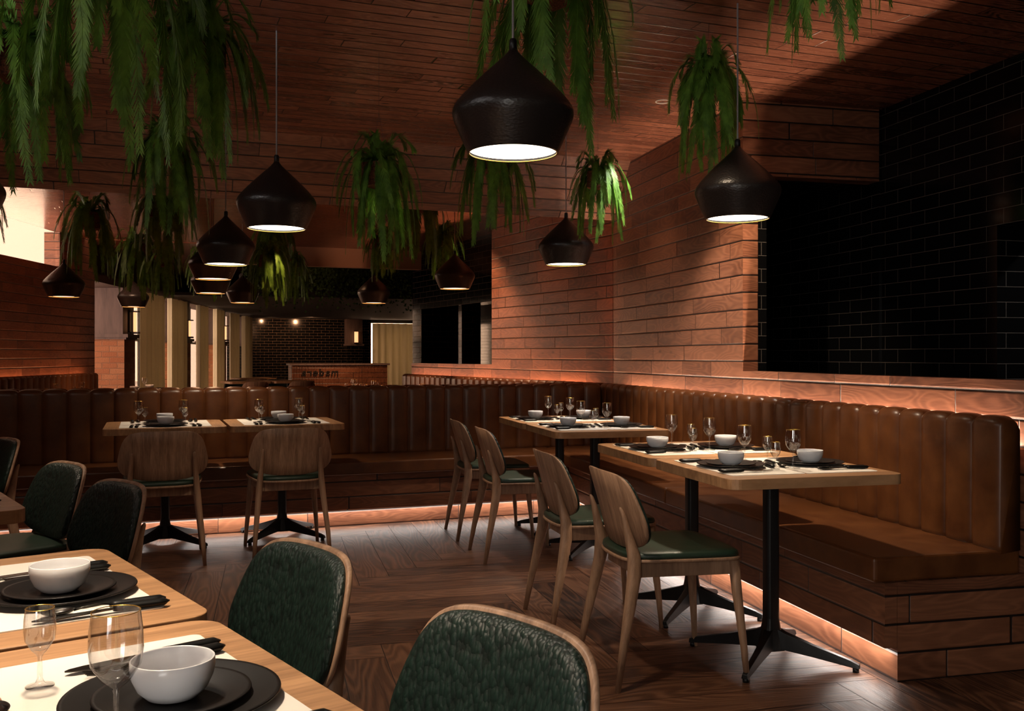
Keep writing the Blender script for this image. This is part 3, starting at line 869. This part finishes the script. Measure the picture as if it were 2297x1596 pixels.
CB, CR_, CLg = 'chairs facing the back bench', 'chairs facing the right bench', 'chairs on the left side'
place_chair((.085, 5.925), 0, 'ash chair with green seat at the left-hand back table, seen from behind', CB)
place_chair((.790, 5.935), 0, 'ash chair with green seat at the right-hand back table, seen from behind', CB)
def chair_at(key, off, along=0, rzadd=0):
    p, rz = TABLES[key]
    y = Vector((-math.sin(rz), math.cos(rz), 0)); x = Vector((math.cos(rz), math.sin(rz), 0))
    return p - y * off + x * along, rz + rzadd
for key, lab, off, al, rz in (('R1', 'nearest ash chair with its back to us, at the right bench tables', .45, 0, 0),
                          ('R2', 'second ash chair with its back to us, just behind the nearest one', .475, 0, 0),
                          ('C1', 'nearer of the two far ash chairs at the corner tables', .465, 0, 0),
                          ('C2', 'farthest ash chair, leftmost at the corner tables', .48, 0, 0)):
    p, r = chair_at(key, off, al); place_chair(p, r, lab, CR_)
for key, lab, off, al, ra in (('F2', 'largest green-backed chair at the bottom centre of the picture', .485, .0, 3),
                          ('F1', 'green-backed chair at the table corner left of the largest chair', .475, .035, 3),
                          ('L1', 'green-backed chair left of the two, nearer to the front tables', .475, .0, 9),
                          ('L2', 'green-backed chair whose green seat shows at the left, beside another', .462, .0, 9),
                          ('L3', 'chair mostly cut off by the left edge', .48, 0, 9)):
    p, r = chair_at(key, off, al, R(ra)); place_chair(p, r, lab, CLg)
for (x, y, a, lab) in ((1.50, -2.85, -10, 'green chair behind the front reflected table'), (2.2, -2.98, -10, 'green chair beside it behind the reflected tables'),
                       (1.6, -1.75, 170, 'green chair on the mirror side of the front reflected table'), (2.35, -1.88, 170, 'green chair on the mirror side of the second reflected table'),
                       (1.85, -4.05, 170, 'green chair at the rear reflected table'), (4.95, -4.6, 100, 'lone chair right of the reflected reception counter')):
    place_chair((x, y), R(a), lab, 'chairs behind, seen in the mirror')

# ---------------------------------------------------------------- tableware prototypes (origin at base, diner at -y)
def proto(name, cat): return thing(name, 'x', cat)
def solid(name, bmf, mat, cat, smooth=True, bevel=0):
    b = bmesh.new(); bmf(b); o = mk(name, b, mat, None, smooth, bevel=bevel); o['category'] = cat; o['label'] = 'x'; return o
PR = {}
PR['placemat'] = solid('placemat', lambda b: prism(b, rrect(.262, .146, .012), 0, .002), 'mat', 'placemat', False)
def plate_prof(r, h, well):
    return [(0, 0), (well, 0), (well + .004, .001), (r - .004, h - .004), (r, h - .002), (r - .001, h), (r - .006, h - .0005), (well + .002, .004), (well - .003, .003), (0, .003)]
PR['charger_plate'] = solid('charger_plate', lambda b: lathe(b, plate_prof(.130, .014, .085), 64), 'charger', 'plate')
PR['side_plate'] = solid('dinner_plate', lambda b: lathe(b, plate_prof(.094, .012, .058), 64), 'charger', 'plate')
PR['bowl'] = solid('bowl', lambda b: lathe(b, [(0, 0), (.026, 0), (.031, .002), (.0415, .012), (.0480, .026), (.0505, .038), (.0500, .0475), (.0490, .0485), (.0478, .047), (.0480, .038), (.0455, .027), (.039, .014), (.028, .006), (0, .005)], 48), 'bowl', 'bowl')
def handle(b, y0=0.0, L=.092, z=.006):
    pts = []; rad = []
    for i in range(11):
        s = i / 10; pts.append((0, y0 + L * s)); rad.append((.0125 - .0050 * s) * (math.sqrt(max(0.02, 1 - (1 - min(1, s * 6)) ** 2))) * (1.0 if s < .97 else .8))
    rings = []
    for (x, y), r in zip(pts, rad):
        rings.append([b.verts.new((r * math.cos(a), y, z + min(.0080, r) * .75 * math.sin(a))) for a in [2 * math.pi * k / 12 for k in range(12)]])
    for g0, g1 in zip(rings, rings[1:]):
        for i in range(12): b.faces.new((g0[i], g0[(i + 1) % 12], g1[(i + 1) % 12], g1[i]))
    b.faces.new(rings[0][::-1]); b.faces.new(rings[-1])
def neck(b, sec, th=.0022):
    rings = []
    for (y, w_, z) in sec:
        rings.append([b.verts.new((sx * w_, y, z + dz)) for sx, dz in ((-1, 0), (1, 0), (1, th), (-1, th))])
    for g0, g1 in zip(rings, rings[1:]):
        for i in range(4): b.faces.new((g0[i], g0[(i + 1) % 4], g1[(i + 1) % 4], g1[i]))
    b.faces.new(rings[0][::-1]); b.faces.new(rings[-1])
def cutlery(kind):
    c = proto(kind, 'cutlery')
    b = bmesh.new(); handle(b); mk('handle', b, 'cut_black', c, True)
    b = bmesh.new()
    if kind == 'knife':
        neck(b, [(.088, .004, .005), (.10, .006, .005), (.14, .0095, .004), (.19, .0095, .003), (.208, .006, .003), (.215, .001, .003)], .0016)
        mk('blade', b, 'cut_metal', c, False)
    elif kind == 'fork':
        neck(b, [(.088, .0035, .006), (.11, .0025, .008), (.135, .003, .006), (.150, .0105, .003)])
        for k in range(4):
            x = -.009 + .006 * k
            rings = []
            for (y, z) in ((.148, .003), (.17, .002), (.195, .006)):
                w_ = .0017 if y < .19 else .0008
                rings.append([b.verts.new((x + sx * w_, y, z + dz)) for sx, dz in ((-1, 0), (1, 0), (1, .0018), (-1, .0018))])
            for g0, g1 in zip(rings, rings[1:]):
                for i in range(4): b.faces.new((g0[i], g0[(i + 1) % 4], g1[(i + 1) % 4], g1[i]))
            b.faces.new(rings[0][::-1]); b.faces.new(rings[-1])
        mk('tines', b, 'cut_metal', c, False)
    else:
        neck(b, [(.088, .0035, .006), (.11, .0025, .009), (.135, .0028, .007), (.148, .004, .0045)])
        ol = [(.017 * math.cos(a), .172 + .027 * math.sin(a)) for a in [2 * math.pi * k / 24 for k in range(24)]]
        pad(b, ol, (0, .172), lambda x, y, off: (x, y, .0035 + off), [(0, -.003), (.5, -.002), (.85, .001), (1.0, .005), (.97, .0055), (.8, .0025), (.5, -.0005), (0, -.0015)])
        mk('spoon_bowl', b, 'cut_metal', c, True)
    return c
for k in ('knife', 'fork', 'spoon'): PR[k] = cutlery(k)
def glass(name, h, r):
    c = proto(name, 'glass')
    b = bmesh.new()
    prof = [(0, .0015), (r * .9, .001), (r * .9, .002), (r * .3, .005), (.0032, .012), (.0028, h * .38), (.005, h * .42), (r * .55, h * .48), (r * .92, h * .60), (r, h * .72), (r * .97, h * .86), (r * .88, h)]
    prof2 = [(p[0], p[1]) for p in prof]
    lathe(b, prof2, 40); 
    # inner wall
    lathe(b, [(r * .87, h), (r * .955, h * .86), (r * .985, h * .72), (r * .90, h * .605), (r * .5, h * .49), (0, h * .45)], 40)
    mk('glass_body', b, 'glass', c, True)
    b = bmesh.new(); pr = [(r * .88 + .0005 * math.cos(a), h + .0005 * math.sin(a)) for a in [2 * math.pi * k / 6 for k in range(7)]]
    lathe(b, pr, 40); mk('gold_rim', b, 'gold', c, True)
    return c
PR['wine_glass'] = glass('wine_glass', .146, .029)
PR['small_glass'] = glass('small_wine_glass', .102, .0195)

used = {}
def put(kind, tloc, trz, side, x, y, z, rz, label, group, scale=None):
    """side 0: chair side, 1: bench side (rotated 180 degrees)"""
    a = trz + (math.pi if side else 0)
    X = Vector((math.cos(a), math.sin(a), 0)); Y = Vector((-math.sin(a), math.cos(a), 0))
    p = tloc + X * x + Y * (y - .35); p.z = z
    pr = PR[kind]
    if kind not in used:
        used[kind] = True; pr.location = p; pr.rotation_euler = (0, 0, a + rz); pr['label'] = label; pr['group'] = group; return
    dup(pr, p, a + rz, label, group)
TOP = .7502
rj = random.Random(11)
def setting(key, side, where, group, items='all', sx=0.0, gl=((-.10, .285), (.11, .285)), dessert=True):
    tl, tr = TABLES[key]
    D = [('placemat', 'cream placemat', 0, .200, TOP, 0),
         ('charger_plate', 'wide black charger plate', sx, .18, TOP + .0022, 0),
         ('side_plate', 'black dinner plate on the charger', sx, .18, TOP + .0058, 0),
         ('bowl', 'small white bowl', sx, .18, TOP + .0095, 0),
         ('fork', 'black-handled fork', sx + .165, .05, TOP + .0035, R(4)),
         ('knife', 'black-handled knife right of the plates', sx + .192, .045, TOP + .0035, R(2)),
         ('spoon', 'black-handled spoon', sx - .165, .045, TOP + .0035, R(-3)),
         ('knife', 'black-handled knife left of the plates', sx - .190, .045, TOP + .0035, R(-1)),
         ('wine_glass', 'tall gold-rimmed wine glass', gl[0][0], gl[0][1], TOP + .0022, 0),
         ('small_glass', 'small gold-rimmed glass', gl[1][0], gl[1][1], TOP + .0022, 0)]
    if dessert:
        D.append(('spoon', 'dessert spoon laid sideways', .10, .312, TOP + .0035, R(82)) )
    for kd, lab, x, y, z, rz in D:
        if items != 'all' and kd not in items: continue
        jx, jy = (0, 0) if kd in ('charger_plate', 'side_plate', 'bowl', 'placemat') else (rj.uniform(-.004, .004), rj.uniform(-.004, .004))
        put(kd, tl, tr, side, x + jx, y + jy, z, rz, '%s, %s' % (lab, where), group)
WH = {'B1': 'left-hand back table', 'B2': 'right-hand back table', 'R1': 'nearest right bench table', 'R2': 'farther right bench table', 'C1': 'nearer corner table', 'C2': 'rear corner table',
      'F2': 'bottom left table', 'F1': 'table behind the bottom left one', 'L1': 'left edge table', 'L2': 'left row table in the mirror'}
for key in ('B1', 'B2', 'C1', 'C2', 'R2', 'R1'):
    for side in (0, 1):
        setting(key, side, '%s side of the %s' % (('chair', 'bench')[side], WH[key]), 'place settings on the ' + {'B': 'back', 'C': 'corner', 'R': 'right'}[key[0]] + ' tables',
                gl=((-.155 if side == 0 else -.11, .315), (.12, .30)))
setting('F2', 0, 'chair side of the ' + WH['F2'], 'place settings on the front left tables', sx=-.012, gl=((-.10, .268), (.145, .298)), dessert=False)
setting('F2', 1, 'far side of the ' + WH['F2'], 'place settings on the front left tables', items=('placemat', 'spoon'))
setting('F1', 0, 'chair side of the ' + WH['F1'], 'place settings on the front left tables', items=('placemat', 'charger_plate', 'side_plate', 'bowl', 'fork', 'knife', 'spoon'), sx=-.065, dessert=False)
setting('L1', 0, 'chair side of the ' + WH['L1'], 'place settings on the left row', dessert=False)
setting('L2', 0, 'chair side of the ' + WH['L2'], 'place settings on the left row', items=('placemat', 'bowl', 'wine_glass', 'small_glass'), dessert=False)

# ---------------------------------------------------------------- pendants
def make_pendant():
    c = thing('pendant_lamp', 'x', 'pendant lamp')
    prof = [(.1335, .001), (.1365, 0), (.138, .002), (.150, .028), (.165, .062), (.178, .092), (.1835, .108), (.185, .122), (.1815, .136), (.172, .152), (.150, .178), (.118, .211), (.085, .243), (.055, .271), (.032, .293), (.018, .308), (.012, .318)]
    P = catmull([(r, z, 0) for r, z in prof[1:]], 2); P = [(p.x, p.y) for p in P]
    inner = [(r - .003 if r > .015 else .004, z) for r, z in P][::-1]
    b = bmesh.new(); lathe(b, P + inner, 64); mk('shade', b, 'shade', c, True)
    b = bmesh.new(); lathe(b, [(.010, .316), (.0125, .318), (.0115, .345), (.009, .350), (0, .350)], 20); mk('cap', b, 'black_metal', c, True)
    b = bmesh.new(); lathe(b, [(0, .010), (.134, .010), (.134, .016), (0, .016)], 48); mk('diffuser', b, 'lampglow', c, False)
    b = bmesh.new(); lathe(b, [(.0038, 0), (.0038, 1.0)], 10); o = mk('cord', b, 'cord', c, True)
    b = bmesh.new(); pr = [(.1345 + .0018 * math.cos(a), .0015 + .0018 * math.sin(a)) for a in [2 * math.pi * k / 8 for k in range(9)]]
    lathe(b, pr, 64); mk('brass_lip', b, 'gold', c, True)
    return c
pend = make_pendant()
W_ = .37
lamps = [((7.42 * .0 + 2.82 * W_, 7.42 * W_, 453 * 7.94 * W_ / 2160), 'largest black onion-shaped pendant at top centre', 55),
         ((6.52 * W_, 9.69 * W_, 306 * 11.37 * W_ / 2160), 'black pendant in front of the right-hand wooden wall', 95),
         ((2.64, 5.94, .612), 'pendant with a grey sheen near the back right corner', 75),
         ((1.55 * W_, 12.6 * W_, 284 * 12.34 * W_ / 2160), 'black pendant left of centre, higher of the two left ones', 42),
         ((1.30 * W_, 17.7 * W_, 204 * 17 * W_ / 2160), 'black pendant farther back, left of and below its neighbour', 48),
         ((-.73, 4.46, .55), 'pendant beyond the left edge, leftmost in the mirror', 34),
         ((-.16, 1.62, .60), 'pendant above the frame, second from left in the mirror', 75)]
for i, (p, lab, pw) in enumerate(lamps):
    loc = (p[0], p[1], CAMH + p[2])
    if i == 0:
        o = pend; o.location = loc; o['label'] = lab; o['group'] = 'black pendant lamps'
    else:
        o = dup(pend, loc, 0, lab, 'black pendant lamps')
    for ch in o.children:
        if ch.name.startswith('cord'):
            ch.location = (0, 0, .345); ch.scale = (1, 1, CEIL - loc[2] - .345)
    l = bpy.data.lights.new('pendant_bulb', 'SPOT'); l.energy = pw; l.spot_size = R(98); l.spot_blend = .6; l.color = (1.0, .80, .58); l.shadow_soft_size = .04
    lo = bpy.data.objects.new('pendant_bulb', l); COL.objects.link(lo); lo.location = (loc[0], loc[1], loc[2] + .005)

# ceiling downlight ring
bm = bmesh.new(); pr = [(.042 + .003 * math.cos(a), .003 * math.sin(a)) for a in [2 * math.pi * k / 8 for k in range(9)]]
lathe(bm, pr, 40); o = mk('downlight_ring', bm, 'white_ring', None, True); o.location = (2.92, 5.13, CEIL - .002)
tag(o, 'small white ring of a recessed downlight in the wooden ceiling', 'downlight')

# ---------------------------------------------------------------- hanging ferns
def frond(b, rn, az, Rr, up, drop, width, n_=46, base=(0, 0, .07)):
    d = Vector((math.cos(az), math.sin(az), 0)); sd = Vector((-math.sin(az), math.cos(az), 0))
    bend = rn.uniform(-.5, .5); pts = []
    for i in range(n_ + 1):
        s = i / n_
        r = Rr * (1 - (1 - s) ** 1.9)
        z = up * math.sin(min(1.0, s * 2.1) * math.pi / 2) * (1 - s * .4) - drop * s ** 1.75
        pts.append(Vector(base) + d * (r + .02) + sd * (bend * Rr * s * s) + Vector((0, 0, z)))
    uvn = Vector((0, 0, 1))
    for i in range(2, n_):
        p = pts[i]; tg = (pts[i + 1] - pts[i - 1]).normalized(); s = i / n_
        side = tg.cross(uvn if abs(tg.z) < .92 else d).normalized()
        L = width * (math.sin(math.pi * min(1, s * .58 + .20))) * (1.0 if s < .8 else 1.0 - (s - .8) * 1.6) * rn.uniform(.8, 1.15)
        w_ = .0031
        for sg in (-1, 1):
            dr = (side * sg * .46 + tg * .86 + Vector((0, 0, -.10)) + Vector((rn.uniform(-.09, .09), rn.uniform(-.09, .09), rn.uniform(-.09, .09)))).normalized()
            tip = p + dr * L
            m_ = p + dr * L * .45; a1 = (tg - side * sg * .6).normalized() * w_
            v = [b.verts.new(q) for q in (p - a1 * .5, m_ - a1, tip, m_ + a1 + Vector((0, 0, .001)), p + a1 * .5)]
            b.faces.new(v)
    # rachis
    rings = []
    for i in range(0, n_ + 1, 4):
        p = pts[i]; k = .0022 * (1 - i / n_ * .7)
        rings.append([b.verts.new(p + Vector(q) * k) for q in ((1, 0, 0), (-.5, .86, 0), (-.5, -.86, .2))])
    for g0, g1 in zip(rings, rings[1:]):
        for i in range(3): b.faces.new((g0[i], g0[(i + 1) % 3], g1[(i + 1) % 3], g1[i]))
def make_fern(seed, nf=46, dmul=1.0):
    rn = random.Random(seed)
    c = thing('hanging_fern', 'x', 'hanging plant')
    b = bmesh.new(); tubep = [(.062, -.075), (.078, .068)]
    prism(b, rrect(.078, .078, .006, 2), -.075, .068); mk('pot', b, 'pot', c, bevel=.003)
    b = bmesh.new()
    for i in range(nf):
        az = i * 2.39996 + rn.uniform(-.3, .3); q = i / nf
        if q < .26: frond(b, rn, az, rn.uniform(.10, .22), rn.uniform(.13, .23), rn.uniform(.02, .22), .060, 60)
        elif q < .55: frond(b, rn, az, rn.uniform(.18, .27), rn.uniform(.07, .15), rn.uniform(.26, .42) * dmul, .066, 84)
        else: frond(b, rn, az, rn.uniform(.11, .21), rn.uniform(.03, .09), rn.uniform(.42, .64) * dmul, .072, 112)
    mk('fronds', b, 'fern', c)
    b = bmesh.new()
    for sx in (-1, 1):
        tube(b, [(sx * .07, 0, .06), (0, 0, .5)], .0008, 5)
    tube(b, [(0, 0, .499), (0, 0, 1.0)], .0008, 5)
    mk('hanging_wire', b, 'black_metal', c)
    return c
protoA = make_fern(1); protoB = make_fern(5, 48, 1.05)
ferns = [((-.50, 4.60, 2.44), 1.08, 'hanging fern at the top left edge', 0),
         ((-.10, 3.02, 2.34), 1.0, 'biggest hanging fern, long bright fronds at the upper left', 1),
         ((.16, 3.36, 2.20), .82, 'hanging fern overlapping the biggest one from the right, lowest tips', 0),
         ((.12, 6.0, 2.38), .95, 'darker hanging fern behind the two overlapping ferns', 0),
         ((1.35, 3.16, 2.53), 1.10, 'hanging fern right behind the cord of the largest pendant', 1),
         ((1.10, 4.81, 2.10), .83, 'hanging fern with its whole crown showing, centre of the picture', 0),
         ((2.20, 6.2, 2.52), 1.08, 'hanging fern below and behind the largest pendant', 1),
         ((2.66, 5.49, 2.29), .74, 'small hanging fern by the corner of the wooden walls', 0),
         ((2.44, 3.86, 2.44), .80, 'hanging fern right above the pendant at the right-hand wall', 1),
         ((1.72, 2.13, 2.34), .66, 'hanging fern cut by the top edge, right of centre', 0),
         ((.62, 1.90, 2.36), .72, 'hanging fern of which only a tip shows at the top edge', 1),
         ((-1.33, 5.5, 2.45), .95, 'hanging fern beyond the left edge, seen in the mirror corner', 0),
         ((.75, 0.9, 2.40), .9, 'hanging fern above and behind us, seen in the mirror', 1),
         ((1.9, 0.85, 2.35), .9, 'hanging fern behind us in front of the beige bulkhead, in the mirror', 0)]
done = {0: False, 1: False}
for p, s_, lab, v in ferns:
    pr = (protoA, protoB)[v]; rz = random.random() * 6.28
    if not done[v]:
        done[v] = True; o = pr; o.location = p; o.rotation_euler = (0, 0, rz); o.scale = (s_,) * 3; o['label'] = lab; o['group'] = 'hanging ferns'
    else:
        o = dup(pr, p, rz, lab, 'hanging ferns', s_)
    for ch in o.children:
        if ch.name.startswith('hanging_wire'):
            ch.scale = (1, 1, (CEIL - p[2]) / s_)
